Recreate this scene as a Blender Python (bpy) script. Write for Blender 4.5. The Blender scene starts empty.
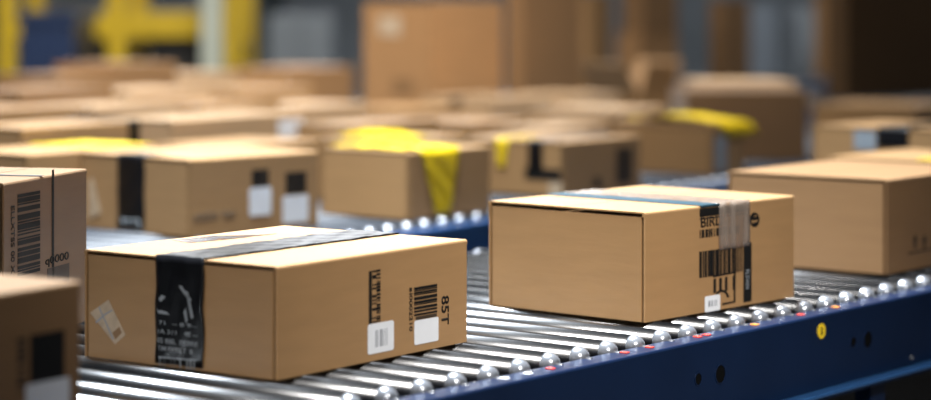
import bpy, bmesh, math, random
from mathutils import Vector, Matrix
random.seed(7)
S = bpy.context.scene
COL = S.collection
F = 2300.0            # focal length in pixels of the 931 px wide frame
CX = 465.5
ZB = 0.75             # height of the roller tops
CAM = 0.60            # camera above roller tops

# ------------------------------------------------------------------ materials
def mat(name, col, rough=.5, metal=0., bump=0., bscale=60., vary=0., vscale=6., spec=.5, stretch=(1,1,1), coat=0.):
    m = bpy.data.materials.new(name); m.use_nodes = True
    nt = m.node_tree; b = nt.nodes['Principled BSDF']
    b.inputs['Base Color'].default_value = (*col, 1); b.inputs['Roughness'].default_value = rough
    b.inputs['Metallic'].default_value = metal; b.inputs['Specular IOR Level'].default_value = spec
    b.inputs['Coat Weight'].default_value = coat
    if bump or vary:
        tc = nt.nodes.new('ShaderNodeTexCoord'); mp = nt.nodes.new('ShaderNodeMapping')
        mp.inputs['Scale'].default_value = stretch
        nt.links.new(tc.outputs['Object'], mp.inputs['Vector'])
    if vary:
        n = nt.nodes.new('ShaderNodeTexNoise'); n.inputs['Scale'].default_value = vscale; n.inputs['Detail'].default_value = 6
        nt.links.new(mp.outputs[0], n.inputs['Vector'])
        r = nt.nodes.new('ShaderNodeValToRGB')
        r.color_ramp.elements[0].position = .3; r.color_ramp.elements[1].position = .7
        r.color_ramp.elements[0].color = (*[c*(1-vary) for c in col], 1)
        r.color_ramp.elements[1].color = (*[min(1, c*(1+vary)) for c in col], 1)
        nt.links.new(n.outputs['Fac'], r.inputs['Fac']); nt.links.new(r.outputs['Color'], b.inputs['Base Color'])
    if bump:
        n2 = nt.nodes.new('ShaderNodeTexNoise'); n2.inputs['Scale'].default_value = bscale; n2.inputs['Detail'].default_value = 4
        nt.links.new(mp.outputs[0], n2.inputs['Vector'])
        bp = nt.nodes.new('ShaderNodeBump'); bp.inputs['Strength'].default_value = bump; bp.inputs['Distance'].default_value = .002
        nt.links.new(n2.outputs['Fac'], bp.inputs['Height']); nt.links.new(bp.outputs['Normal'], b.inputs['Normal'])
    return m

M = {}
M['kraft']  = mat('kraft_cardboard', (.365, .208, .090), .46, bump=.10, bscale=22, vary=.05, vscale=9, stretch=(1, 1, 6))
M['kraft2'] = mat('warm_kraft_cardboard', (.38, .205, .088), .5, bump=.10, bscale=22, vary=.06, vscale=7, stretch=(1, 1, 6))
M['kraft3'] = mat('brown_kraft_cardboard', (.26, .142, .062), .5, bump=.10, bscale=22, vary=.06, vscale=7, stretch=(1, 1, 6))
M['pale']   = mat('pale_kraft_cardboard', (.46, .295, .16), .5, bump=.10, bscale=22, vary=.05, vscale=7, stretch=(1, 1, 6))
M['brown']  = mat('deep_brown_cardboard', (.165, .090, .040), .5, bump=.10, bscale=22, vary=.06, vscale=7, stretch=(1, 1, 6))  # kraft darkened to put weaker light into the box colour
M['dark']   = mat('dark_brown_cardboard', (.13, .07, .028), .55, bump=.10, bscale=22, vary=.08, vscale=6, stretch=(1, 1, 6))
M['ink']    = mat('black_print_ink', (.008, .0075, .007), .6, spec=.25)
M['inkbrown'] = mat('brown_print_ink', (.05, .032, .018), .55)
M['inkgrey'] = mat('grey_print_ink', (.30, .31, .34), .6)
M['paper']  = mat('white_label_paper', (.80, .81, .84), .5, vary=.03, vscale=30)
M['oldpaper'] = mat('scuffed_beige_label', (.50, .38, .26), .38, vary=.18, vscale=45, bump=.3, bscale=60)
M['blacktape'] = mat('black_packing_tape', (.004, .004, .005), .28, bump=.6, bscale=26, vary=.5, vscale=20, spec=.4)
M['tapewhite'] = mat('white_tape_print', (.26, .28, .30), .4)  # print, and the glints painted on the black tape
M['teal']   = mat('dark_teal_tape', (.02, .045, .06), .5, spec=.25, bump=.3, bscale=30)
M['yellow'] = mat('yellow_tape', (.74, .50, .008), .42, bump=.15, bscale=20, vary=.06, vscale=20)
M['steel']  = mat('brushed_roller_steel', (.25, .25, .255), .27, 1., vary=.06, vscale=14, stretch=(1, .08, 1))
M['chrome'] = mat('pale_zinc_end_cap', (.30, .31, .34), .24, .6)
M['pvc']    = mat('grey_pvc_roller', (.035, .04, .05), .42, spec=.3)
M['navy']   = mat('navy_painted_steel', (.0035, .011, .036), .36, bump=.05, bscale=200, vary=.12, vscale=5, spec=.3)
M['blue']   = mat('blue_painted_steel', (.012, .045, .13), .34, bump=.05, bscale=200, vary=.10, vscale=5)
M['flange'] = mat('bright_blue_painted_steel', (.02, .075, .20), .3)  # top light caught by the flange, put into the paint as brighter blue
M['hole']   = mat('black_hole_rubber', (.003, .003, .003), .9, spec=.05)
M['red']    = mat('red_marker', (.62, .05, .03), .4)
M['orange'] = mat('orange_marker', (.75, .25, .03), .4)
M['signyellow'] = mat('yellow_sticker', (.80, .55, .02), .4)
M['floor']  = mat('dark_concrete', (.075, .068, .062), .4, vary=.25, vscale=1.2, bump=.1, bscale=30)
M['wall']   = mat('grey_wall_panels', (.30, .34, .38), .7, vary=.25, vscale=.8)
M['rackyellow'] = mat('yellow_rack_paint', (.52, .35, .010), .45, vary=.08, vscale=4)
M['binblue'] = mat('dark_blue_plastic', (.007, .022, .07), .45, vary=.15, vscale=4)
M['black']  = mat('black_plastic', (.012, .011, .010), .5)
M['column'] = mat('white_column_paint', (.40, .43, .36), .5, vary=.06, vscale=3)
M['grey']   = mat('grey_blue_steel', (.24, .28, .33), .45, vary=.1, vscale=3)
M['palegrey'] = mat('pale_blue_steel', (.30, .34, .38), .45, vary=.1, vscale=3)
M['darkteal'] = mat('dark_teal_steel', (.025, .05, .055), .5)

def clear_mat(name='clear_scuffed_tape', col=(.36, .29, .24), lo=.22, hi=.62):
    m = bpy.data.materials.new(name); m.use_nodes = True
    nt = m.node_tree; b = nt.nodes['Principled BSDF']; out = nt.nodes['Material Output']
    b.inputs['Base Color'].default_value = (*col, 1); b.inputs['Roughness'].default_value = .22
    tr = nt.nodes.new('ShaderNodeBsdfTransparent'); tr.inputs[0].default_value = (.86, .82, .78, 1)
    mx = nt.nodes.new('ShaderNodeMixShader')
    tc = nt.nodes.new('ShaderNodeTexCoord'); n = nt.nodes.new('ShaderNodeTexNoise'); n.inputs['Scale'].default_value = 55
    mp = nt.nodes.new('ShaderNodeMapping'); mp.inputs['Scale'].default_value = (1, 1, .12)
    nt.links.new(tc.outputs['Object'], mp.inputs[0]); nt.links.new(mp.outputs[0], n.inputs['Vector'])
    r = nt.nodes.new('ShaderNodeMapRange'); r.inputs['From Min'].default_value = .3; r.inputs['From Max'].default_value = .7
    r.inputs['To Min'].default_value = lo; r.inputs['To Max'].default_value = hi
    nt.links.new(n.outputs['Fac'], r.inputs['Value']); nt.links.new(r.outputs['Result'], mx.inputs['Fac'])
    nt.links.new(tr.outputs[0], mx.inputs[1]); nt.links.new(b.outputs[0], mx.inputs[2]); nt.links.new(mx.outputs[0], out.inputs['Surface'])
    return m
M['clear'] = clear_mat()
M['smoky'] = clear_mat('smoky_scuffed_film', (.07, .07, .085), .1, .95)

for k_ in ('kraft', 'kraft2', 'kraft3', 'pale', 'dark', 'brown'):     # fuzzy paper fibres catch light at a grazing view
    b_ = M[k_].node_tree.nodes['Principled BSDF']
    b_.inputs['Specular IOR Level'].default_value = .4; b_.inputs['Sheen Weight'].default_value = .12; b_.inputs['Sheen Roughness'].default_value = .35; b_.inputs['Sheen Tint'].default_value = (1, .92, .83, 1)
# ------------------------------------------------------------------ object helpers
def link(name, bm, m, parent=None, smooth=False):
    bmesh.ops.recalc_face_normals(bm, faces=bm.faces[:])
    me = bpy.data.meshes.new(name); bm.to_mesh(me); bm.free()
    me.materials.append(M[m] if isinstance(m, str) else m)
    if smooth:
        for p in me.polygons: p.use_smooth = True
    o = bpy.data.objects.new(name, me); COL.objects.link(o)
    if parent: o.parent = parent
    return o
def empty(name, loc, rz=0.):
    o = bpy.data.objects.new(name, None); COL.objects.link(o)
    o.empty_display_size = .1; o.location = loc; o.rotation_euler = (0, 0, rz)
    return o
def tag(o, label, cat, group=None, kind=None):
    if label: o['label'] = label
    if cat: o['category'] = cat
    if group: o['group'] = group
    if kind: o['kind'] = kind
    return o
def abox(bm, x0, x1, y0, y1, z0, z1, bev=0.):
    vs = [bm.verts.new((x, y, z)) for z in (z0, z1) for x, y in ((x0, y0), (x1, y0), (x1, y1), (x0, y1))]
    fs = [(3,2,1,0), (4,5,6,7), (0,1,5,4), (1,2,6,5), (2,3,7,6), (3,0,4,7)]
    faces = [bm.faces.new([vs[i] for i in f]) for f in fs]
    if bev:
        es = list({e for f in faces for e in f.edges})
        bmesh.ops.bevel(bm, geom=es, offset=bev, segments=2, affect='EDGES', profile=.5)
def prism(bm, pts, f, a, b):
    """extrude a 2-D polygon; f(p, q, t) places it, t runs from a to b"""
    A = [bm.verts.new(f(p, q, a)) for p, q in pts]; B = [bm.verts.new(f(p, q, b)) for p, q in pts]
    n = len(pts)
    bm.faces.new(A); bm.faces.new(B[::-1])
    for i in range(n): bm.faces.new((A[i], A[(i+1) % n], B[(i+1) % n], B[i]))
def lathe(bm, prof, n, f):
    """prof: (axial, radius) list; f(axial, c, s) places it"""
    rings = []
    for a, r in prof:
        if r < 1e-6: rings.append([bm.verts.new(f(a, 0, 0))])
        else: rings.append([bm.verts.new(f(a, r*math.cos(2*math.pi*i/n), r*math.sin(2*math.pi*i/n))) for i in range(n)])
    for A, B in zip(rings, rings[1:]):
        for i in range(n):
            j = (i+1) % n
            if len(A) == 1 and len(B) > 1: bm.faces.new((A[0], B[j], B[i]))
            elif len(B) == 1 and len(A) > 1: bm.faces.new((A[i], A[j], B[0]))
            elif len(A) > 1: bm.faces.new((A[i], A[j], B[j], B[i]))
    for R in (rings[0], rings[-1]):
        if len(R) > 1: bm.faces.new(R)

# ------------------------------------------------------------------ conveyors: frames of reference
class Frame:
    def __init__(s, x, y, deg):
        s.o = Vector((x, y)); a = math.radians(deg); s.a = a
        s.u = Vector((math.cos(a), math.sin(a))); s.v = Vector((-math.sin(a), math.cos(a)))
    def xy(s, u, p): return s.o + s.u*u + s.v*p
    def ray(s, px, p):
        k = (px - CX)/F
        Y = (p + s.v.dot(s.o))/(k*s.v.x + s.v.y)
        return Vector((k*Y, Y))
C1 = Frame(.4095, 4.244, 52)
C2 = Frame(-.0865, 6.31, 57)
C3 = Frame(*C2.xy(0, 1.80), 57)
C4 = Frame(*C2.xy(0, 3.60), 57)
PITCH, RR = .0865, .020

# ------------------------------------------------------------------ cartons
class Carton:
    """local x runs along the right-hand face, local y along the left-hand face, origin at the base centre"""
    def __init__(s, near, deg, R, L, H, label, group, m='kraft', z0=0., seam='x', gap=.0050, name='cardboard_box', groove=True):
        s.R, s.L, s.H, s.z0 = R, L, H, z0; s.N = Vector(near); a = math.radians(deg)
        s.r = Vector((math.cos(a), math.sin(a))); s.l = Vector((-math.sin(a), math.cos(a)))
        c = s.N + s.r*R/2 + s.l*L/2
        s.root = empty(name, (c.x, c.y, ZB + .0006 + z0), a); tag(s.root, label, 'box', group)
        s.m = m; s.n = 0
        bm = bmesh.new(); x, y = R/2, L/2; w, d, e, c_ = .0060, .024, .0035, .0012
        pts = []
        for q in ((-1, -1), (1, -1), (1, 1), (-1, 1)):     # corner notches where the end panels meet the sides
            sx, sy = q
            loc = [(sx*(x-c_), sy*y), (sx*x, sy*(y-c_)), (sx*x, sy*(y-e)), (sx*(x-d), sy*(y-e)), (sx*(x-d), sy*(y-e-w)), (sx*x, sy*(y-e-w))]
            if sx*sy < 0: loc = loc[::-1]
            if q in ((-1, -1), (1, 1)): loc = loc[::-1]
            if q in ((1, -1), (-1, 1)): loc = loc[::-1]
            # order counter-clockwise
            cen = [(p[0], p[1]) for p in loc]
            if q == (-1, -1): seq = cen if cen[0][0] == -x and abs(cen[0][1]) < abs(cen[-1][1]) else cen[::-1]
            elif q == (1, -1): seq = cen if cen[0][1] == -y else cen[::-1]
            elif q == (1, 1): seq = cen if abs(cen[0][1]) < abs(cen[-1][1]) else cen[::-1]
            else: seq = cen if cen[0][1] == y else cen[::-1]
            pts += seq
        zt = H - .003 - gap
        prism(bm, pts, lambda p, q, t: (p, q, t), .0, zt)
        s.body = link('body', bm, m, s.root)
        # two top flaps: a flat leaf with its edge folded down flush over the long side
        t = .003; zl = zt
        for sg in (-1, 1):
            bm = bmesh.new()
            prof = [(y, zl), (y, H-.004), (y-.0012, H-.0012), (y-.004, H), (.0012, H), (.0012, H-t), (y-.006, H-t), (y-.006, zl)]
            prism(bm, [(sg*p, q) for p, q in prof], lambda p, q, tt: (tt, p, q), -x-.0008, x+.0008)
            link('top_flap', bm, m, s.root)
    def sh(s, face, px, py=None):
        """where a line of sight meets the face plane: distance from the near corner and height"""
        d = s.r if face == 'R' else s.l
        k = (px-CX)/F; t = (k*s.N.y - s.N.x)/(d.x - k*d.y)
        if py is None: return t
        return t, CAM - py*(s.N.y + t*d.y)/F - s.z0
    def f(s, face, off=.0006):
        if face == 'R': return lambda a, h, t=0: (-s.R/2 + a, -s.L/2 - off - t, h)
        return lambda a, h, t=0: (-s.R/2 - off - t, -s.L/2 + a, h)
    def top(s, px, py):
        Y = F*(CAM - s.z0 - s.H)/py; P = Vector(((px-CX)/F*Y, Y)) - s.N
        return P.dot(s.r), P.dot(s.l)
    def rect(s, face, x0, y0, x1, y1):
        """pixel-sized rectangle -> (a0, a1, h0, h1) squared to the face"""
        xm = (x0+x1)/2; a0, a1 = s.sh(face, x0), s.sh(face, x1)
        return min(a0, a1), max(a0, a1), s.sh(face, xm, y1)[1], s.sh(face, xm, y0)[1]
    def poly(s, name, face, pts, m, off=.0006, th=.0004, parent=None):
        bm = bmesh.new(); prism(bm, pts, lambda p, q, t: s.f(face, off)(p, q, t), 0, th)
        return link(name, bm, m, parent or s.root)
    def quad(s, name, face, px, m, **k):
        return s.poly(name, face, [s.sh(face, *p) for p in px], m, **k)
    def label(s, face, x0, y0, x1, y1, m='paper', name='shipping_label', off=.0010, skew=0.):
        a0, a1, h0, h1 = s.rect(face, x0, y0, x1, y1); r = min(a1-a0, h1-h0)*.06
        pts = [(a0+r, h0), (a1-r, h0), (a1, h0+r), (a1, h1-r), (a1-r, h1), (a0+r, h1), (a0, h1-r), (a0, h0+r)]
        cx, cy = (a0+a1)/2, (h0+h1)/2
        pts = [(p[0], p[1] + (p[0]-cx)*skew) for p in pts]
        return s.poly(name, face, pts, m, off=off, th=.0005)
    def bars(s, face, x0, y0, x1, y1, vert, n, m='ink', seed=0, off=.0006, fill=.58, name='barcode', parent=None, skip=0., label=None):
        a0, a1, h0, h1 = s.rect(face, x0, y0, x1, y1); rd = random.Random(seed); bm = bmesh.new(); f = s.f(face, off)
        ws = [rd.choice((1, 1, 1.4, 2, 2.8, 3.4))*(fill if i % 2 == 0 else 1-fill) for i in range(2*n-1)]; tot = sum(ws); p = 0
        for i, w in enumerate(ws):
            b0, b1 = p/tot, (p+w)/tot; p += w
            if i % 2 or rd.random() < skip: continue
            if vert: q = [(a0+(a1-a0)*b0, h0), (a0+(a1-a0)*b1, h0), (a0+(a1-a0)*b1, h1), (a0+(a1-a0)*b0, h1)]
            else: q = [(a0, h0+(h1-h0)*b0), (a1, h0+(h1-h0)*b0), (a1, h0+(h1-h0)*b1), (a0, h0+(h1-h0)*b1)]
            prism(bm, q, lambda pp, qq, t: f(pp, qq, t), 0, .0003)
        return link(name, bm, m, parent or s.body)
    def block(s, face, x0, y0, x1, y1, m='ink', name='printed_block', off=.0005):
        a0, a1, h0, h1 = s.rect(face, x0, y0, x1, y1)
        return s.poly(name, face, [(a0, h0), (a1, h0), (a1, h1), (a0, h1)], m, off=off, th=.0003, parent=s.body)
    def text(s, face, x0, y0, x1, y1, string, rot=0, m='ink', off=.0007, name='printed_text', parent=None):
        """built-in font lettering squeezed into the rectangle; rot=-90 reads downwards, 90 upwards"""
        cu = bpy.data.curves.new('t', 'FONT'); cu.body = string; cu.size = 1; cu.offset = .015
        tmp = bpy.data.objects.new('t', cu); me = bpy.data.meshes.new_from_object(tmp)
        bpy.data.objects.remove(tmp); bpy.data.curves.remove(cu)
        bm = bmesh.new(); bm.from_mesh(me); bpy.data.meshes.remove(me)
        rm = Matrix.Rotation(math.radians(rot), 3, 'Z')
        for v in bm.verts: v.co = rm @ v.co
        xs = [v.co.x for v in bm.verts]; ys = [v.co.y for v in bm.verts]
        a0, a1, h0, h1 = s.rect(face, x0, y0, x1, y1); f = s.f(face, off)
        for v in bm.verts:
            tx = (v.co.x-min(xs))/(max(xs)-min(xs)); ty = (v.co.y-min(ys))/(max(ys)-min(ys))
            a = a0+(a1-a0)*tx if face == 'R' else a1-(a1-a0)*tx
            v.co = f(a, h0+(h1-h0)*ty)
        r = bmesh.ops.extrude_face_region(bm, geom=bm.faces[:])
        nrm = Vector((0, -1, 0)) if face == 'R' else Vector((-1, 0, 0))
        for g in r['geom']:
            if isinstance(g, bmesh.types.BMVert): g.co += nrm*.0003
        return link(name, bm, m, parent or s.body)
    def tape(s, axis, c, w, hang, m='blacktape', hang2=None, a0=None, a1=None, wr=.0006, taper=0., name='packing_tape', lift=None, slant=0., seed=1, nw=10):
        """strip lying over the top along local axis, hanging down the near face by `hang` and the far one by `hang2`"""
        half = (s.R if axis == 'x' else s.L)/2 + .0016; e = .0012; z = s.H + e
        lo = -half if a0 is None else a0; hi = half if a1 is None else a1
        path = []
        if hang and a0 is None:
            k = max(3, int(hang/.012))
            for i in range(k): path.append((lo, z-hang+hang*i/k, 0))
        k = max(8, int((hi-lo)/.012))
        for i in range(k+1): path.append((lo+(hi-lo)*i/k, z, 1))
        h2 = hang if hang2 is None else hang2
        if h2 and a1 is None:
            k = max(3, int(h2/.012))
            for i in range(1, k+1): path.append((hi, z-h2*i/k, 2))
        rd = random.Random(seed); bm = bmesh.new(); rows = []
        ph = [rd.uniform(0, 6) for _ in range(6)]
        for a, zz, side in path:
            row = []
            for j in range(nw+1):
                q = j/nw - .5
                d = wr*(.9 + .5*math.sin(a*90+zz*80+q*9+ph[0]) + .4*math.sin(q*23+a*37+zz*41+ph[1]) + .35*math.sin(a*210+zz*150-q*14+ph[2]))
                d = max(d, 0)
                drop = (z - zz)/max(hang, 1e-4) if side == 0 else 0
                ww = w*(1 - taper*drop); b = c + q*ww + slant*drop*w + .0015*math.sin(a*60+zz*70+ph[3])*(1 if wr > .001 else .3)
                aa, z2 = a, zz
                if side == 0: aa = a - d
                elif side == 2: aa = a + d
                else: z2 = zz + d + (lift((a-lo)/(hi-lo), q) if lift else 0)
                row.append(bm.verts.new((aa, b, z2) if axis == 'x' else (b, aa, z2)))
            rows.append(row)
        for A, B in zip(rows, rows[1:]):
            for j in range(nw): bm.faces.new((A[j], A[j+1], B[j+1], B[j]))
        o = link(name, bm, m, s.root, smooth=True)
        md = o.modifiers.new('thickness', 'SOLIDIFY'); md.thickness = .0005; md.offset = 0
        return o

G1, G2, G3 = 'cardboard boxes on the near roller conveyor', 'cardboard boxes on the second roller conveyor', 'cardboard boxes on the conveyors further back'

# --- A: the big box in the foreground, black tape down its front
A = Carton((-.297, 3.622), 54.0, .510, .426, .1795,
           'sharp foreground cardboard box with wide black tape down its left side and two white labels', G1)
ta = (A.sh('L', 205)+A.sh('L', 157))/2 - A.L/2; tw = abs(A.sh('L', 203)-A.sh('L', 155))
tp = A.tape('x', ta, tw, .1755, hang2=.09, wr=.0011, seed=3, nw=14)
tp['label'] = 'wide black glossy tape with faint white print'
def tape_print(c, rect_rows, strokes, off=.0036):
    for (x0, y0, x1, y1, t) in rect_rows: c.text('L', x0, y0, x1, y1, t, m='tapewhite', off=off, parent=tp)
A.text('L', 160, 322.5, 198, 326.5, '71  -- 0 9--', m='tapewhite', off=.0034, parent=tp)
A.text('L', 159, 331, 199, 335.5, '1A 311  HE --', m='tapewhite', off=.0034, parent=tp)
A.text('L', 159, 340, 199, 345, 'ES BIEL  EIEBRE', m='tapewhite', off=.0034, parent=tp)
A.text('L', 159, 347.5, 194, 352.5, 'TIM RVIRE T  B', m='tapewhite', off=.0034, parent=tp)
A.bars('L', 161, 358, 196, 368.5, True, 9, 'tapewhite', seed=5, off=.0034, fill=.16, parent=tp, name='printed_marks')
A.quad('printed_line', 'L', [(160, 356.6), (199, 360.0), (199, 361.2), (160, 357.8)], 'tapewhite', off=.0034, parent=tp)
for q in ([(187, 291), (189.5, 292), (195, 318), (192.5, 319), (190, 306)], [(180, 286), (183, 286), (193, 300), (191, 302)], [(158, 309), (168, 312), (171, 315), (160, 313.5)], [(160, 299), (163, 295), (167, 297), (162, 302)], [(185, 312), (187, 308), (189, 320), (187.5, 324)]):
    A.quad('scuff_mark', 'L', q, 'tapewhite', off=.0034, th=.0002, parent=tp)  # highlights of the crumpled tape, painted on as pale streaks
lb = A.quad('scuffed_label', 'L', [(90.5, 313), (109, 300), (126, 335), (115.5, 344.5)], 'oldpaper', off=.0008, th=.0005)
lb['label'] = 'small beige crooked label'
for q in ([(96, 322), (103.5, 315.5), (104.5, 317), (97, 323.6)], [(99, 307.5), (100, 306.8), (114.5, 339), (113.5, 340)], [(102, 316), (112.5, 309.8), (113.2, 311), (102.8, 317.4)],
          [(113, 333), (120, 327), (122.5, 333), (116, 340)]):
    A.quad('label_mark', 'L', q, 'inkgrey' if q[0][0] < 110 else 'kraft3', off=.0014, th=.0002, parent=lb)
# ladder-like strip code: a solid spine with rungs
A.block('R', 368.6, 271.5, 371.6, 324.5, name='barcode')
A.bars('R', 372.0, 270.8, 376.0, 323.0, False, 10, seed=4, fill=.40)
A.bars('R', 376.2, 269.8, 380.2, 322.0, False, 17, seed=8, fill=.62)
l1 = A.label('R', 367.2, 322.6, 393.2, 352.6); l1['label'] = 'white label with a small grey barcode'
A.bars('R', 374.5, 329.5, 386.5, 346.5, True, 7, 'inkgrey', seed=2, off=.0016, fill=.55, parent=l1)
A.bars('R', 413.8, 286.0, 436.8, 314.5, False, 10, seed=11, fill=.62)
A.block('R', 415.5, 315.3, 436.5, 318.5, 'inkbrown')
A.text('R', 409.0, 293.5, 412.2, 331.5, 'I0002210', rot=-90)
A.block('R', 409.2, 288.0, 411.6, 292.0)
l2 = A.label('R', 413.8, 319.0, 437.8, 343.2); l2['label'] = 'plain white label'
A.text('R', 441.2, 296.0, 448.6, 325.0, '85T', rot=-90)
# thin scuffed film lying on the top, beside the black tape
def film(c, px, m, name='tape_remnant'):
    bm = bmesh.new(); P = [c.top(*p) for p in px]
    prism(bm, [(p[0]-c.R/2, p[1]-c.L/2) for p in P], lambda p, q, t: (p, q, t), c.H+.0003, c.H+.0009)
    o = link(name, bm, m, c.root); return o
film(A, [(172, 240.8), (212, 236.6), (262, 235.2), (276, 234.4), (240, 238.6), (215, 241.3), (190, 243.5)], 'smoky')['label'] = 'scuffed clear film'

# --- B: box on the right with the big barcode
aB = math.degrees(math.atan2(.374, .330))
B = Carton((.3334, 4.272), aB, .499, .384, .2045,
           'cardboard box with big black barcode and clear tape on its right side', G1, gap=.0065)
xb = lambda px: B.sh('R', px) - B.R/2
tb = B.tape('y', (xb(718)+xb(749))/2, xb(749)-xb(718), .090, m='clear', hang2=.05, wr=.0009, seed=9)
tb['label'] = 'wrinkled clear tape'
td = B.tape('y', (xb(700)+xb(719))/2, xb(719)-xb(700), .004, m='teal', hang2=.02, wr=.0003, seed=2, name='tape_edge')
td['label'] = 'dark teal tape'
B.block('R', 699.5, 206.5, 747, 214.5, name='printed_block')
B.text('R', 700.5, 216.5, 722, 226.5, 'BIRLI', off=.0008)
B.bars('R', 699.5, 228.0, 738, 236, True, 16, seed=21)
B.bars('R', 699.5, 215.8, 747, 217.0, True, 1, seed=2, fill=.9)
B.bars('R', 699.0, 249.0, 742, 275.0, True, 20, 'ink', seed=23, fill=.76, off=.0008)
B.block('R', 743.2, 243.0, 751.3, 302.0)
B.text('R', 745.0, 270.0, 749.2, 289.0, 'FLYWN', rot=-90, m='tapewhite', off=.0012)
# framed squiggle mark under the barcode
B.bars('R', 713.2, 277.5, 735.0, 291.5, True, 4, seed=31, fill=.62, skip=.0, name='printed_mark')
B.quad('printed_mark', 'R', [(712.8, 276.2), (735.4, 271.6), (735.4, 273.2), (712.8, 277.8)], 'ink', parent=B.body)
B.quad('printed_mark', 'R', [(733.8, 272), (735.4, 271.6), (735.0, 302.6), (733.4, 303)], 'ink', parent=B.body)
def arc(c, face, cx, cy, rx, ry, t0, t1, w, name='printed_mark'):
    pts = []; n = 16
    for i in range(n+1):
        t = math.radians(t0+(t1-t0)*i/n); pts.append((cx+rx*math.cos(t), cy-ry*math.sin(t)))
    for i in range(n, -1, -1):
        t = math.radians(t0+(t1-t0)*i/n); pts.append((cx+(rx-w)*math.cos(t), cy-(ry-w)*math.sin(t)))
    bm = bmesh.new(); f = c.f(face, .0008); q = [c.sh(face, *p) for p in pts]; n2 = n+1
    for i in range(n):
        prism(bm, [q[i], q[i+1], q[2*n+1-i-1], q[2*n+1-i]], lambda a, h, t: f(a, h, t), 0, .0003)
    return link(name, bm, 'ink', c.body)
arc(B, 'R', 721.5, 299, 7.5, 9, 10, 150, 2.2)
B.quad('printed_mark', 'R', [(722, 303.6), (735, 300.9), (735, 302.6), (722, 305.4)], 'ink', parent=B.body)
arc(B, 'R', 754.2, 220.0, 4.9, 7.4, 0, 360, 1.8, name='printed_logo')
B.quad('printed_logo', 'R', [(750.2, 215.5), (753.5, 213.0), (756.4, 213.8), (753.2, 217.2), (756.5, 216.6), (758.4, 219.4), (753.5, 220.8), (750.6, 219.8)], 'ink', parent=B.body)
B.quad('printed_logo', 'R', [(752.4, 223.2), (756.8, 222.0), (755.8, 226.0), (753.4, 226.2)], 'ink', parent=B.body)
l3 = B.label('R', 704.2, 295.6, 719.4, 311.4, off=.0014); l3['label'] = 'small white label'
B.bars('R', 707.5, 300.5, 716, 306.5, True, 4, 'inkgrey', seed=6, off=.0020, fill=.4, parent=l3)

# --- G: plain box further along, right
Gd = Vector((.32, -.25)).normalized(); aG = math.degrees(math.atan2(Gd.x, -Gd.y))
G = Carton((.92, 5.02), 52.0, .50, .406, .207, 'plain cardboard box with small printed arrows at the right edge of the picture', G1, m='kraft3')
for x in (914.5, 924.0):
    G.quad('handling_arrow', 'R', [(x-.9, 249), (x+1.3, 248.4), (x+1.3, 241), (x+2.9, 240.6), (x+.3, 234.5), (x-2.3, 241.8), (x-.9, 241.4)], 'inkbrown', parent=G.body)
G.quad('printed_line', 'R', [(908, 253.0), (934, 247.4), (934, 249.0), (908, 254.8)], 'inkbrown', parent=G.body)

# --- H: upright box at the left edge with a tall barcode
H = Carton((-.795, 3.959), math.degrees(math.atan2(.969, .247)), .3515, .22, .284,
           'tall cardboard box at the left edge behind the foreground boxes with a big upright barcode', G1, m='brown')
H.bars('R', 17.3, 192.8, 39.8, 274, False, 17, seed=41, fill=.68)
H.text('R', 10.6, 206, 14.4, 274, 'ELLXTSS 00 X', rot=-90)
H.block('R', 51.6, 170, 53.8, 300, name='printed_line')
H.text('R', 44.8, 254.5, 68.5, 265, 'q0000', off=.0008)
H.block('R', 47, 266, 69, 292, 'inkbrown')
def tl(c, f0): pass
tt = H.tape('y', -.02, .012, .0, m='teal', hang2=0, wr=.0002, name='tape_edge'); tt['label'] = 'thin teal strip'

# --- I: out-of-focus box nearest the camera
aI = 56.7; rI = Vector((math.cos(math.radians(aI)), math.sin(math.radians(aI))))
NI = Vector((-.528, 3.15)) - rI*.46
I = Carton(NI, aI, .46, .34, .2140, 'blurred cardboard box nearest the camera in the bottom left corner', G1, m='kraft3')
I.block('R', 30, 333, 64, 383, 'ink', name='barcode'); I.bars('R', 17, 338, 25.5, 392, False, 8, 'inkbrown', seed=3)
I.label('R', 25, 381, 69, 421, name='shipping_label')

# --- O, N: boxes on the near conveyor behind G
def lbox(fr, px, ytop, p, L, R, deg, label, group, **k):
    """given the LEFT top corner"""
    q = fr.ray(px, p); a = math.radians(deg); near = q + Vector((math.sin(a), -math.cos(a)))*L
    return Carton(near, deg, R, L, CAM - ytop*q.y/F, label, group, **k)
def nbox(fr, px, ytop, p, L, R, deg, label, group, **k):
    q = fr.ray(px, p); return Carton(q, deg, R, L, CAM - ytop*q.y/F, label, group, **k)
O = lbox(C1, 827, 157, .592, .45, .42, 52, 'low cardboard box with yellow tape on its top behind the plain box at right', G1)
O.tape('x', -.05, .07, 0, m='yellow', hang2=0, a0=-.19, a1=.12, wr=.001, seed=4)
N = lbox(C1, 812, 125.5, 1.05, .45, .42, 52, 'blurred box at the right edge with a black tape patch over its front edge', G1)
N.tape('x', N.sh('L', 893)-N.L/2, .10, .055, hang2=.04, wr=.001, seed=5)
N.label('L', 854, 131, 876, 150, 'palegrey')

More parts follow.
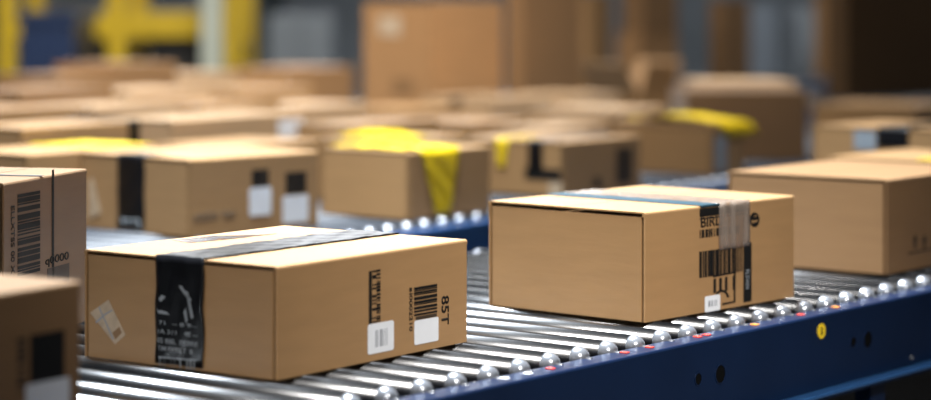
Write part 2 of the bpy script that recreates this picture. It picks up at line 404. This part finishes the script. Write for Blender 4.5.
# --- second conveyor, front row
C = Carton((-.695, 5.80), 48.0, .450, .440, .197, 'box on the second conveyor with black tape at left and two white labels', G2)
c0, c1 = C.sh('L', 118), C.sh('L', 145)
tc = C.tape('x', (c0+c1)/2-C.L/2, abs(c0-c1), .192, hang2=0, a1=-.15, wr=.0011, seed=6)
tc['label'] = 'wide black tape'
C.text('L', 122, 219, 142, 229, 'T1 7L', m='tapewhite', off=.0034, parent=tc)
C.quad('scuffed_label', 'L', [(89, 180), (93, 178), (101, 213), (89, 219)], 'oldpaper', off=.0008)
for x0, y0, x1, y1 in ((251.5, 169.5, 268.5, 187), (285.5, 172, 306, 194)): C.block('R', x0, y0, x1, y1, 'inkbrown', name='barcode')
C.bars('R', 251.5, 169.5, 268.5, 187, True, 7, seed=51, off=.0009); C.bars('R', 285.5, 172, 306, 194, True, 8, seed=52, off=.0009)
C.label('R', 249, 187.5, 271, 215.5); C.label('R', 282.5, 195.5, 308, 222.5)
C.text('R', 194, 212, 235, 221, '#2828  9#3', m='inkbrown')

J = nbox(C2, 27, 155, .690, .30, .50, 55, 'blurred box left of the black-taped box, a broad yellow strip across its top', G2)
J.tape('x', -.0, .26, 0, m='yellow', hang2=0, a0=.03, a1=.25, wr=.0015, seed=8)
D = Carton((-.154, 6.27), 51.3, .36, .325, .184, 'cardboard box with yellow tape hanging down its right side, on the second conveyor', G2)
dx = lambda px: D.sh('R', px) - D.R/2
D.tape('y', (dx(420)+dx(459))/2, abs(dx(459)-dx(420)), .179, m='yellow', hang2=.05, wr=.0025, taper=.62, slant=.07, seed=12,
       lift=lambda t, q: .022*max(0, math.sin(math.pi*min(1, max(0, (t-.25)/.6))))*(1-2*abs(q))+.004*math.sin(9*t+5*q)**2)
D3 = nbox(C2, 398, 141, .37, .33, .36, 54, 'blurred box directly behind the box with the hanging yellow tape', G2)
D3.tape('y', -.06, .11, 0, m='yellow', hang2=0, a0=-.165, a1=.13, wr=.003, seed=14,
        lift=lambda t, q: .02*math.sin(math.pi*t)*(1-2*abs(q)))
E = nbox(C2, 563, 142.5, .06, .42, .45, 54, 'blurred box behind the big-barcode box, black tape and a printed block on its side', G2)
ec = E.sh('L', 535.5)-E.L/2
E.tape('x', ec, .055, .085, hang2=.05, wr=.001, seed=16)
E.block('L', 525, 169, 561, 180.5, name='printed_block')
E.block('R', 616, 148, 632, 183, 'inkbrown', name='barcode'); E.block('R', 593, 178, 601, 188, 'inkbrown')
E.label('L', 549, 183, 562, 197, 'oldpaper')
E.tape('x', E.sh('L', 502)-E.L/2, .045, .09, m='yellow', hang2=0, wr=.0015, taper=.4, seed=17, a1=-.05)
Fb = nbox(C2, 712, 126, .07, .42, .22, 54, 'blurred box with a yellow sheet over its top drooping at the right corner', G2)
Fb.label('R', 715, 136, 726, 172, 'palegrey')
Fb.tape('y', .05, .24, .045, m='yellow', hang2=0, a1=.17, wr=.003, seed=19, taper=.1, slant=.22, lift=lambda t, q: -.0+.018*math.sin(3*t)**2+.008 - (.5*max(0, q-.18))**2*.9)
Mb = lbox(C2, 690, 91, .52, .445, .60, 90+3-1, 'big plain brown box standing behind the yellow-sheeted box', G2, m='kraft3') if False else None
# M stands square to the camera
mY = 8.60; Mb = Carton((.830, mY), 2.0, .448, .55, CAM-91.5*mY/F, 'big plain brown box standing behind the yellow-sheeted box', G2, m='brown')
M2 = Carton((.93, mY+.62), 2.0, .40, .55, CAM-83*(mY+.62)/F, 'box peeping over the big plain brown box', G2, m='pale')

K2 = nbox(C2, 228, 147, .64, .30, .42, 55, 'blurred box just behind the black-taped two-label box, top level with it', G2)
K1 = nbox(C2, 172, 121, 1.02, .28, .66, 57, 'blurred box in the third row at left with a white label near its right end', G2, m='pale')
K1.label('R', 278, 119, 303, 137)
K0 = nbox(C2, 22, 129, 1.04, .28, .50, 57, 'blurred box in the third row at the left edge of the picture', G2)
K0.tape('y', .22, .05, .07, hang2=0, wr=.001, seed=22)
D2 = nbox(C2, 347, 126, .80, .20, .52, 57, 'blurred box two rows behind the hanging yellow tape', G2)
E2 = nbox(C2, 545, 128, .56, .21, .44, 57, 'blurred box right behind the black-tape-and-block box', G2, m='pale')
E3 = nbox(C2, 470, 124, .82, .38, .36, 57, 'blurred box between the yellow-taped and black-taped boxes, one row back', G2)
E4 = nbox(C2, 612, 111, .70, .38, .44, 57, 'blurred box left of the big plain brown box, behind the yellow sheet', G2, m='pale')
P = lbox(C2, 813, 104, .62, .46, .46, 57, 'blurred box right of the big plain brown box', G2)

# --- third and fourth conveyors: rows of blurred boxes
row3 = [(-20, 112, .06, .40, .46, 'kraft', 'far box above the third row at the left edge'),
        (95, 108, .06, .38, .44, 'pale', 'far box above the left yellow strip, on the third conveyor'),
        (205, 106, .06, .40, .44, 'kraft', 'far box left of the tall carton, above the white-labelled one'),
        (298, 107, .06, .36, .46, 'pale', 'far box in front of the tall carton, left end'),
        (400, 110, .06, .36, .46, 'kraft', 'far box right in front of the tall carton'),
        (492, 99, .06, .38, .50, 'pale', 'far box right of the tall carton foot, pale top'),
        (572, 96, .06, .38, .46, 'pale', 'far pale box below the open flapped carton')]
boxes3 = []
for px, yt, p, L, R, m, lab in row3:
    b = nbox(C3, px, yt, p, L, R, 57, lab, G3, m=m); boxes3.append(b)
boxes3[5].tape('x', .0, .06, .06, hang2=0, wr=.001, seed=33)
row3b = [(20, 92, .58, .36, .50, 'kraft3', 'far brown box under the blue bin'),
         (130, 92, .58, .36, .50, 'pale', 'far box below the yellow rack beams'),
         (240, 90, .58, .36, .50, 'kraft', 'far box below the white column'),]
for px, yt, p, L, R, m, lab in row3b: nbox(C3, px, yt, p, L, R, 57, lab, G3, m=m)
Rt = nbox(C3, 431, 2, .60, .41, .55, 52, 'tall blurred carton at top centre with a pale patch on its left side', G3, m='kraft2')
Rt.label('L', 379, 16, 401, 36, 'oldpaper')
Rt.block('L', 392, 78, 414, 96, 'kraft3', name='scuff_mark')
Sb = nbox(C3, 524, -18, .62, .10, .56, 57, 'tall blurred carton right of the pale-patched one', G3, m='kraft3')

# open carton with its flaps up
U = nbox(C3, 640, 93, .58, .34, .36, 52, 'open carton with upright flaps, top centre right', G3, m='kraft')
for o in list(U.root.children):
    if o.name.startswith('top_flap'): bpy.data.objects.remove(o)
def flap(c, face, ang, ln, m):
    bm = bmesh.new(); ca, sa = math.cos(math.radians(ang)), math.sin(math.radians(ang)); z = c.H-.008
    if face == 'L':
        prism(bm, [(-c.L/2+.005, 0), (c.L/2-.005, 0), (c.L/2-.03, ln), (-c.L/2+.03, ln)], lambda p, q, t: (-c.R/2+.003 + q*ca + t*sa, p, z + q*sa - t*ca), 0, .005)
    elif face == 'R':
        prism(bm, [(-c.R/2+.005, 0), (c.R/2-.005, 0), (c.R/2-.03, ln), (-c.R/2+.03, ln)], lambda p, q, t: (p, -c.L/2+.003 + q*ca + t*sa, z + q*sa - t*ca), 0, .005)
    elif face == 'B':
        prism(bm, [(-c.R/2+.005, 0), (c.R/2-.005, 0), (c.R/2-.03, ln), (-c.R/2+.03, ln)], lambda p, q, t: (p, c.L/2-.008 + q*ca + t*sa, z + q*sa - t*ca), 0, .005)
    else:
        prism(bm, [(-c.L/2+.005, 0), (c.L/2-.005, 0), (c.L/2-.03, ln), (-c.L/2+.03, ln)], lambda p, q, t: (c.R/2-.008 + q*ca + t*sa, p, z + q*sa - t*ca), 0, .005)
    return link('open_flap', bm, m, c.root)
flap(U, 'L', 125, .20, 'pale'); flap(U, 'R', 100, .17, 'kraft'); flap(U, 'B', 70, .17, 'pale'); flap(U, 'X', 62, .20, 'kraft')

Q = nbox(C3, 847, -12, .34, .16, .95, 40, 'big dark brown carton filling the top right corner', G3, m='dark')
W1 = nbox(C3, 742, 84, .06, .34, .40, 57, 'far box behind the big plain brown box, on the third conveyor', G3)
W2 = nbox(C3, 800, 100, .05, .28, .30, 57, 'far box left of the dark carton, below the pale blue locker', G3, m='pale')
row4 = [(60, 76, .1, .40, .38, 'kraft3', 'distant box beside the blue bin, in front of the yellow rack'),
        (118, 64, .1, .40, .42, 'kraft3', 'distant box under the yellow rack post'),
        (182, 74, .1, .40, .44, 'pale', 'distant box at the foot of the white column'),
        (290, 69, .1, .42, .56, 'kraft2', 'distant orange-brown box left of the tall pale-patched carton')]
for px, yt, p, L, R, m, lab in row4: nbox(C4, px, yt, p, L, R, 57, lab, G3, m=m)
S1 = nbox(C4, 592, -6, .25, .10, .24, 57, 'narrow distant carton standing in the dark gap at top centre', G3, m='kraft')
T1 = nbox(C4, 642, 33, .45, .20, .52, 57, 'distant lower carton of a stack of two, top centre right', G3, m='kraft2')
T2 = Carton(T1.N+Vector((.02, .02)), 57, .48, .18, .40, 'distant upper carton of a stack of two, top centre right', G3, m='kraft3', z0=T1.H+.001)
V1 = nbox(C4, 724, 0, .3, .12, .42, 57, 'distant tall brown carton left of the grey steel locker', G3, m='kraft3')
V2 = nbox(C4, 826, -8, .3, .10, .30, 57, 'distant tall carton beside the dark corner carton', G3, m='kraft2')

# ------------------------------------------------------------------ conveyors
def copy_tree(o, parent):
    c = o.copy(); COL.objects.link(c); c.parent = parent
    for ch in list(o.children): copy_tree(ch, c)
    return c
def conveyor(fr, width, u0, u1, zbot, label, paint, detail=False, phase=0.):
    o = fr.xy((u0+u1)/2, width/2); root = empty('roller_conveyor', (o.x, o.y, 0), fr.a)
    tag(root, label, 'conveyor', 'roller conveyors running through the hall')
    hl = (u1-u0)/2; yn, yf = -width/2, width/2        # local x along, y across
    for sg, y in ((-1, yn), (1, yf)):
        bm = bmesh.new()
        prof = [(-.055, zbot+.006), (-.055, -.023), (-.0535, -.0202), (-.051, -.019), (-.006, -.019), (-.006, -.0235), (-.050, -.0235), (-.050, zbot+.006),
                (-.012, zbot+.006), (-.012, zbot), (-.080, zbot), (-.082, zbot+.002), (-.082, zbot+.004), (-.080, zbot+.006)]
        prism(bm, prof, lambda p, q, t: (t, y - sg*p if sg > 0 else y + p, ZB+q), -hl, hl)
        link('side_rail', bm, paint, root)
    proto = None; n = int((u1-u0-.04)/PITCH)
    for i in range(n):
        x = -hl + .05 + phase + i*PITCH
        if proto is None:
            bm = bmesh.new(); lathe(bm, [(yn+.010, RR), (yf-.010, RR)], 28, lambda a, c, s_: (c, a, s_)); ro = link('roller', bm, 'steel' if detail else 'pvc', root, smooth=True)
            for f_ in ro.data.polygons:
                if len(f_.vertices) > 4: f_.use_smooth = False
            for sg, y in ((1, yn), (-1, yf)):
                bm = bmesh.new()
                prof = [(-.020, .0), (-.020, .004), (-.0105, .004)]
                for k in range(1, 11):
                    t = k/10*math.pi/2; prof.append((-.011 + .021*(1-math.cos(t)), .004+(RR-.0036)*math.sin(t)))
                prof += [(.013, RR+.0004), (.013, 0)]
                lathe(bm, [(y+sg*a, r) for a, r in prof], 20, lambda a, c, s_: (c, a, s_))
                ec_ = link('end_cap', bm, 'chrome', ro, smooth=True)
            proto = ro; ro.location = (x, 0, ZB-RR)
        else:
            c = copy_tree(proto, root); c.location = (x, 0, ZB-RR)
    nl = 3
    for k in range(nl):
        x = -hl + .45 + k*(2*hl-1.25)/(nl-1)
        for y in (yn-.03, yf+.03):
            bm = bmesh.new(); abox(bm, x-.03, x+.03, y-.018, y+.018, .012, ZB+zbot+.001)
            abox(bm, x-.055, x+.055, y-.045, y+.045, 0, .012)
            link('leg', bm, paint, root)
        bm = bmesh.new(); abox(bm, x-.02, x+.02, yn-.012, yf+.012, .25, .29); link('cross_brace', bm, paint, root)
    return root, hl, yn
main, hl, yn = conveyor(C1, 1.10, -2.55, 4.2, -.180, 'near navy roller conveyor carrying the sharp foreground boxes', 'navy', True)
conveyor(C2, 1.36, -2.7, 5.2, -.128, 'second blue roller conveyor behind the foreground boxes', 'blue', phase=.02)
conveyor(C3, 1.10, -2.6, 8.6, -.128, 'third roller conveyor far back, hidden under rows of blurred boxes', 'blue')
conveyor(C4, 1.00, -2.6, 11.0, -.128, 'farthest roller conveyor under the most distant boxes', 'blue')

bm = bmesh.new(); abox(bm, -hl, hl, yn-.086, yn-.0555, ZB-.1735, ZB-.1655, .002); link('bottom_flange', bm, 'flange', main)['label'] = 'brighter blue bottom flange'
# marks on the near rail's outer face
fy = yn - .055
def rail_uv(px, py):
    """where the sight line meets the rail's outer face: local x, height"""
    q = C1.ray(px, -.055); return (q - C1.o).dot(C1.u) - (-2.55+4.2)/2, ZB + CAM - py*q.y/F
def disc(name, px, py, r, m, off=.0008, th=.0012, rin=0., parent=None, n=24):
    x, z = rail_uv(px, py); bm = bmesh.new()
    prof = [(-off-th, rin), (-off-th, r), (0, r)] if not rin else [(-off, rin), (-off-th, rin), (-off-th, r), (-off, r)]
    if rin: lathe_closed = prof + [prof[0]]
    pr = prof if rin else [(-off-th, 0), (-off-th, r), (.002, r), (.002, 0)]
    lathe(bm, pr, n, lambda a, c, s_: (x+c, fy+a, z+s_)) if not rin else ring(bm, prof, n, x, z)
    return link(name, bm, m, parent or main)
def ring(bm, prof, n, x, z):
    R = [[bm.verts.new((x+r*math.cos(2*math.pi*i/n), fy+a, z+r*math.sin(2*math.pi*i/n))) for i in range(n)] for a, r in prof]
    for k in range(len(R)):
        A_, B_ = R[k], R[(k+1) % len(R)]
        for i in range(n): bm.faces.new((A_[i], A_[(i+1) % n], B_[(i+1) % n], B_[i]))
st = disc('warning_sticker', 821, 331, .0150, 'signyellow'); st['label'] = 'round yellow sticker'
x, z = rail_uv(821, 331)
bm = bmesh.new()
for q in ([(-.004, -.008), (-.001, -.008), (.001, .008), (-.002, .008)], [(-.002, .008), (.005, .004), (.0045, .0015), (-.001, .005)], [(-.001, -.008), (.006, -.003), (.005, -.001), (-.001, -.005)]):
    prism(bm, q, lambda p, qq, t: (x+p, fy-.0021-t, z+qq), 0, .0003)
link('sticker_mark', bm, 'ink', st)
for px, py, r in ((720, 374, .0165), (867.5, 339.5, .0165), (698, 379, .0105), (853, 342, .0105)):
    h = disc('bolt_hole', px, py, r, 'hole', off=.0002, th=.0004)  # flat black disc paints the dark of an open hole
    disc('hole_rim', px, py, r+.002, 'navy', off=.0, th=.0016, rin=r, parent=h)
disc('rail_screw', 911, 357.5, .005, 'chrome', th=.003)
# coloured marker tabs on the rail lip beside the roller ends
for i, (px, py, m) in enumerate(((627, 356, 'red'), (652, 349.5, 'red'), (700, 341, 'red'), (709, 339, 'red'), (757, 326.5, 'orange'), (530, 384, 'paper'), (507, 390, 'paper'), (553, 375, 'red'),
                                 (803, 316, 'red'), (838, 307, 'orange'))):
    q = C1.ray(px, -.032); xx = (q-C1.o).dot(C1.u) - .825
    bm = bmesh.new(); abox(bm, xx-.006, xx+.006, yn-.034, yn-.020, ZB-.0192, ZB-.0170, .0006)
    link('marker_tab', bm, m, main)['label'] = {'red': 'red marker tab', 'orange': 'orange marker tab', 'paper': 'white marker tab'}[m]
# unseen black sheet and box added to darken the space below the rollers
bm = bmesh.new(); abox(bm, -hl, hl, yn-.005, -yn+.005, ZB-.172, ZB-.162); link('under_tray', bm, 'black', main)
bm = bmesh.new(); abox(bm, -hl+.3, hl-.3, yn+.12, -yn-.12, .30, ZB-.182, .01); link('drive_guard', bm, 'black', main)

# ------------------------------------------------------------------ background: rack, bin, column, lockers, hall
def px_at(px, py, Y): return Vector(((px-CX)/F*Y, Y, ZB+CAM-py*Y/F))
RY = 15.2
rk = empty('pallet_rack', (px_at(120, 0, RY).x, RY, 0)); tag(rk, 'yellow pallet rack with broad beams at the back left', 'rack')
rx = rk.location.x
def rb(name, x0, x1, y0, y1, z0, z1, m, parent, org, bev=.006):
    bm = bmesh.new(); abox(bm, x0-org.x, x1-org.x, y0-org.y, y1-org.y, z0-org.z, z1-org.z, bev); return link(name, bm, m, parent)
for a, b in ((-2, 15), (107, 126), (224, 241)):
    for dy in (0, 1.0): rb('upright', px_at(a, 0, RY).x, px_at(b, 0, RY).x, RY+dy, RY+dy+.10, 0, 3.4, 'rackyellow', rk, rk.location)
    rb('side_brace', px_at(a+5, 0, RY).x, px_at(b-5, 0, RY).x, RY+.10, RY+1.0, 1.0, 1.06, 'rackyellow', rk, rk.location)
for yt, yb in ((12, 38), (-120, -98)):
    z0, z1 = px_at(0, yb, RY).z, px_at(0, yt, RY).z
    for a, b in ((15, 107), (126, 224)):
        for dy in (.0, 1.02): rb('beam', px_at(a, 0, RY).x, px_at(b, 0, RY).x, RY+dy+.01, RY+dy+.07, z0, z1, 'rackyellow', rk, rk.location)
for a, b in ((15, 107), (126, 224)):
    z1 = px_at(0, 12, RY).z
    rb('deck', px_at(a, 0, RY).x, px_at(b, 0, RY).x, RY+.07, RY+1.02, z1-.03, z1-.002, 'rackyellow', rk, rk.location, 0)
def crate(px0, px1, ytop, Y, depth, m, name, label, cat, z0=0.):
    a, b = px_at(px0, ytop, Y), px_at(px1, ytop, Y); cx = (a.x+b.x)/2
    r = empty(name, (cx, Y+depth/2, z0)); tag(r, label, cat); w = (b.x-a.x)/2; h = a.z - z0
    bm = bmesh.new()
    t = .025
    abox(bm, -w, w, -depth/2, depth/2, 0, .05); abox(bm, -w, w, -depth/2, -depth/2+t, .05, h); abox(bm, -w, w, depth/2-t, depth/2, .05, h)
    abox(bm, -w, -w+t, -depth/2+t, depth/2-t, .05, h); abox(bm, w-t, w, -depth/2+t, depth/2-t, .05, h)
    for k in range(1, 4): abox(bm, -w+2*w*k/4-.012, -w+2*w*k/4+.012, -depth/2-.015, -depth/2, .05, h-.06)
    link('bin_body', bm, m, r)
    bm = bmesh.new()
    for y in (-depth/2-.02, depth/2-.01): abox(bm, -w-.02, w+.02, y, y+.03, h-.05, h+.01)
    for x in (-w-.02, w-.01): abox(bm, x, x+.03, -depth/2+.011, depth/2-.011, h-.05, h+.01)
    link('rim', bm, m, r)
    return r
crate(20, 74, 14, 14.0, .8, 'binblue', 'storage_bin', 'tall dark blue plastic bin in front of the yellow rack', 'bin')
crate(80, 104, 40, RY+.12, .7, 'black', 'storage_bin', 'black bin under the rack beam, left bay', 'bin')  # black body added where the rack bay is only a dark gap
crate(150, 200, 38, RY+.12, .7, 'black', 'storage_bin', 'black bin under the rack beam, right bay', 'bin')  # same black filler for the dark of the right bay
c = empty('steel_column', (px_at(212, 0, 14.6).x, 14.6, 0)); tag(c, 'white painted steel column in front of the yellow rack', 'column')
w = .062
bm = bmesh.new(); abox(bm, -w, w, -.06, -.045, 0, 6.4); abox(bm, -w, w, .045, .06, 0, 6.4); abox(bm, -.012, .012, -.045, .045, 0, 6.4); link('shaft', bm, 'column', c)
bm = bmesh.new(); abox(bm, -.14, .14, -.14, .14, 0, .02); link('base_plate', bm, 'column', c)

def locker(px0, px1, ytop, Y, m, label, nd=1):
    a, b = px_at(px0, ytop, Y), px_at(px1, ytop, Y); r = empty('steel_locker', ((a.x+b.x)/2, Y+.25, 0)); tag(r, label, 'locker'); w = (b.x-a.x)/2; h = a.z
    bm = bmesh.new(); abox(bm, -w, w, -.22, .25, .0, h, .008); link('locker_body', bm, m, r)
    for k in range(nd):
        x0, x1 = -w+2*w*k/nd+.012, -w+2*w*(k+1)/nd-.012
        bm = bmesh.new(); abox(bm, x0, x1, -.245, -.221, .10, h-.05, .004); d = link('locker_door', bm, m, r)
        bm = bmesh.new(); abox(bm, x1-.05, x1-.03, -.265, -.246, h*.5, h*.5+.12, .003); link('door_handle', bm, 'grey', d)
locker(268, 332, 14, 19.0, 'palegrey', 'pale grey two-door locker at the back, left of the tall carton', 2)
locker(744, 778, 6, 18.6, 'grey', 'grey-blue steel locker at the back right')
locker(798, 818, 8, 18.6, 'palegrey', 'pale blue steel locker at the back right beside the dark carton')

def struct(name, bm, m): o = link(name, bm, m); o['kind'] = 'structure'; return o
bm = bmesh.new(); abox(bm, -12, 16, -4, 24, -.1, 0); struct('floor', bm, 'floor')
bm = bmesh.new(); abox(bm, -12, 16, 24, 24.2, 0, 7); struct('wall_back', bm, 'wall')
bm = bmesh.new(); abox(bm, -12.2, -12, -4, 24.2, 0, 7); struct('wall_left', bm, 'wall')
bm = bmesh.new(); abox(bm, 16, 16.2, -4, 24.2, 0, 7); struct('wall_right', bm, 'wall')
bm = bmesh.new()
for x in range(-11, 16, 3): abox(bm, x-.09, x+.09, 23.86, 24, 0, 7)
struct('trim_1', bm, 'darkteal')

# unseen glowing panes added on the back wall for sheen on tops and rollers
def glow(name, col, st):
    m = bpy.data.materials.new(name); m.use_nodes = True; b = m.node_tree.nodes['Principled BSDF']
    b.inputs['Base Color'].default_value = (.8, .85, .9, 1); b.inputs['Roughness'].default_value = .1
    b.inputs['Emission Color'].default_value = (*col, 1); b.inputs['Emission Strength'].default_value = st; return m
M['daylight'] = glow('daylit_window_glass', (.95, .97, 1), 4.0)
for i, x in enumerate((-8.5, -4.5, -.5)):
    bm = bmesh.new(); abox(bm, x-1.9, x+1.9, 23.93, 23.97, 1.9, 6.6); w_ = struct('window_%d' % (i+1), bm, 'daylight')
    bm = bmesh.new()
    for q in (-1.9, -.633, .633, 1.9): abox(bm, x+q-.03, x+q+.03, 23.88, 23.99, 1.86, 6.64)
    for z_ in (1.9, 4.25, 6.6): abox(bm, x-1.94, x+1.94, 23.885, 23.985, z_-.04, z_+.04)
    link('window_frame', bm, 'darkteal', w_)
# ------------------------------------------------------------------ light
def area(name, loc, target, sx, sy, power, col=(1, 1, 1), spread=180):
    l = bpy.data.lights.new(name, 'AREA'); l.shape = 'RECTANGLE'; l.size = sx; l.size_y = sy; l.energy = power; l.color = col
    l.spread = math.radians(spread)
    o = bpy.data.objects.new(name, l); COL.objects.link(o); o.location = loc
    o.rotation_euler = (Vector(target)-Vector(loc)).to_track_quat('-Z', 'Y').to_euler(); return o
area('roof_skylight', (-.8, 8.6, 6.4), (-.8, 8.6, 0), 6.4, 6.4, 330, (.94, .97, 1), 66)  # unseen overhead fill added to brighten the box tops
area('hall_lamp', (-.85, 5.2, 6.2), (-.35, 4.6, 0), 1.3, .9, 310, (.84, .93, 1), 64)
area('hall_lamp', (-2.5, 12.0, 6.2), (-2.0, 14.5, 0), 4.2, 2.0, 150, (1, .97, .93), 110)
area('hall_lamp', (3.2, 14.0, 6.2), (2.4, 18, .6), 3.2, 1.2, 70, (.95, .98, 1), 110)
area('front_lamp', (1.5, -.6, 4.4), (.36, 4.12, .8), 1.2, .6, 10.5, (1, .97, .92), 23)  # unseen narrow fill added for the fronts of the middle boxes
area('bay_lamp', (.3, 3.6, 6.2), (-1.6, 11, .9), 2.0, .6, 85, (1, .96, .90), 46)  # unseen fill added to lift the background box fronts
wd = bpy.data.worlds.new('hall'); S.world = wd; wd.use_nodes = True
wd.node_tree.nodes['Background'].inputs[0].default_value = (.80, .86, 1, 1); wd.node_tree.nodes['Background'].inputs[1].default_value = .05

# ------------------------------------------------------------------ camera
cam = bpy.data.cameras.new('camera'); co = bpy.data.objects.new('camera', cam); COL.objects.link(co); S.camera = co
co.location = (0, 0, ZB+CAM); co.rotation_euler = (math.pi/2, 0, 0)
cam.sensor_width = 36; cam.lens = F/931*36; cam.shift_y = -200/931; cam.clip_end = 200
cam.dof.use_dof = True; cam.dof.focus_distance = 4.12; cam.dof.aperture_fstop = (cam.lens/1000)/.055
cam.dof.aperture_blades = 0
vs = S.view_settings; vs.view_transform = 'Standard'; vs.look = 'None'; vs.gamma = 1; vs.use_curve_mapping = False; vs.exposure = 0.0
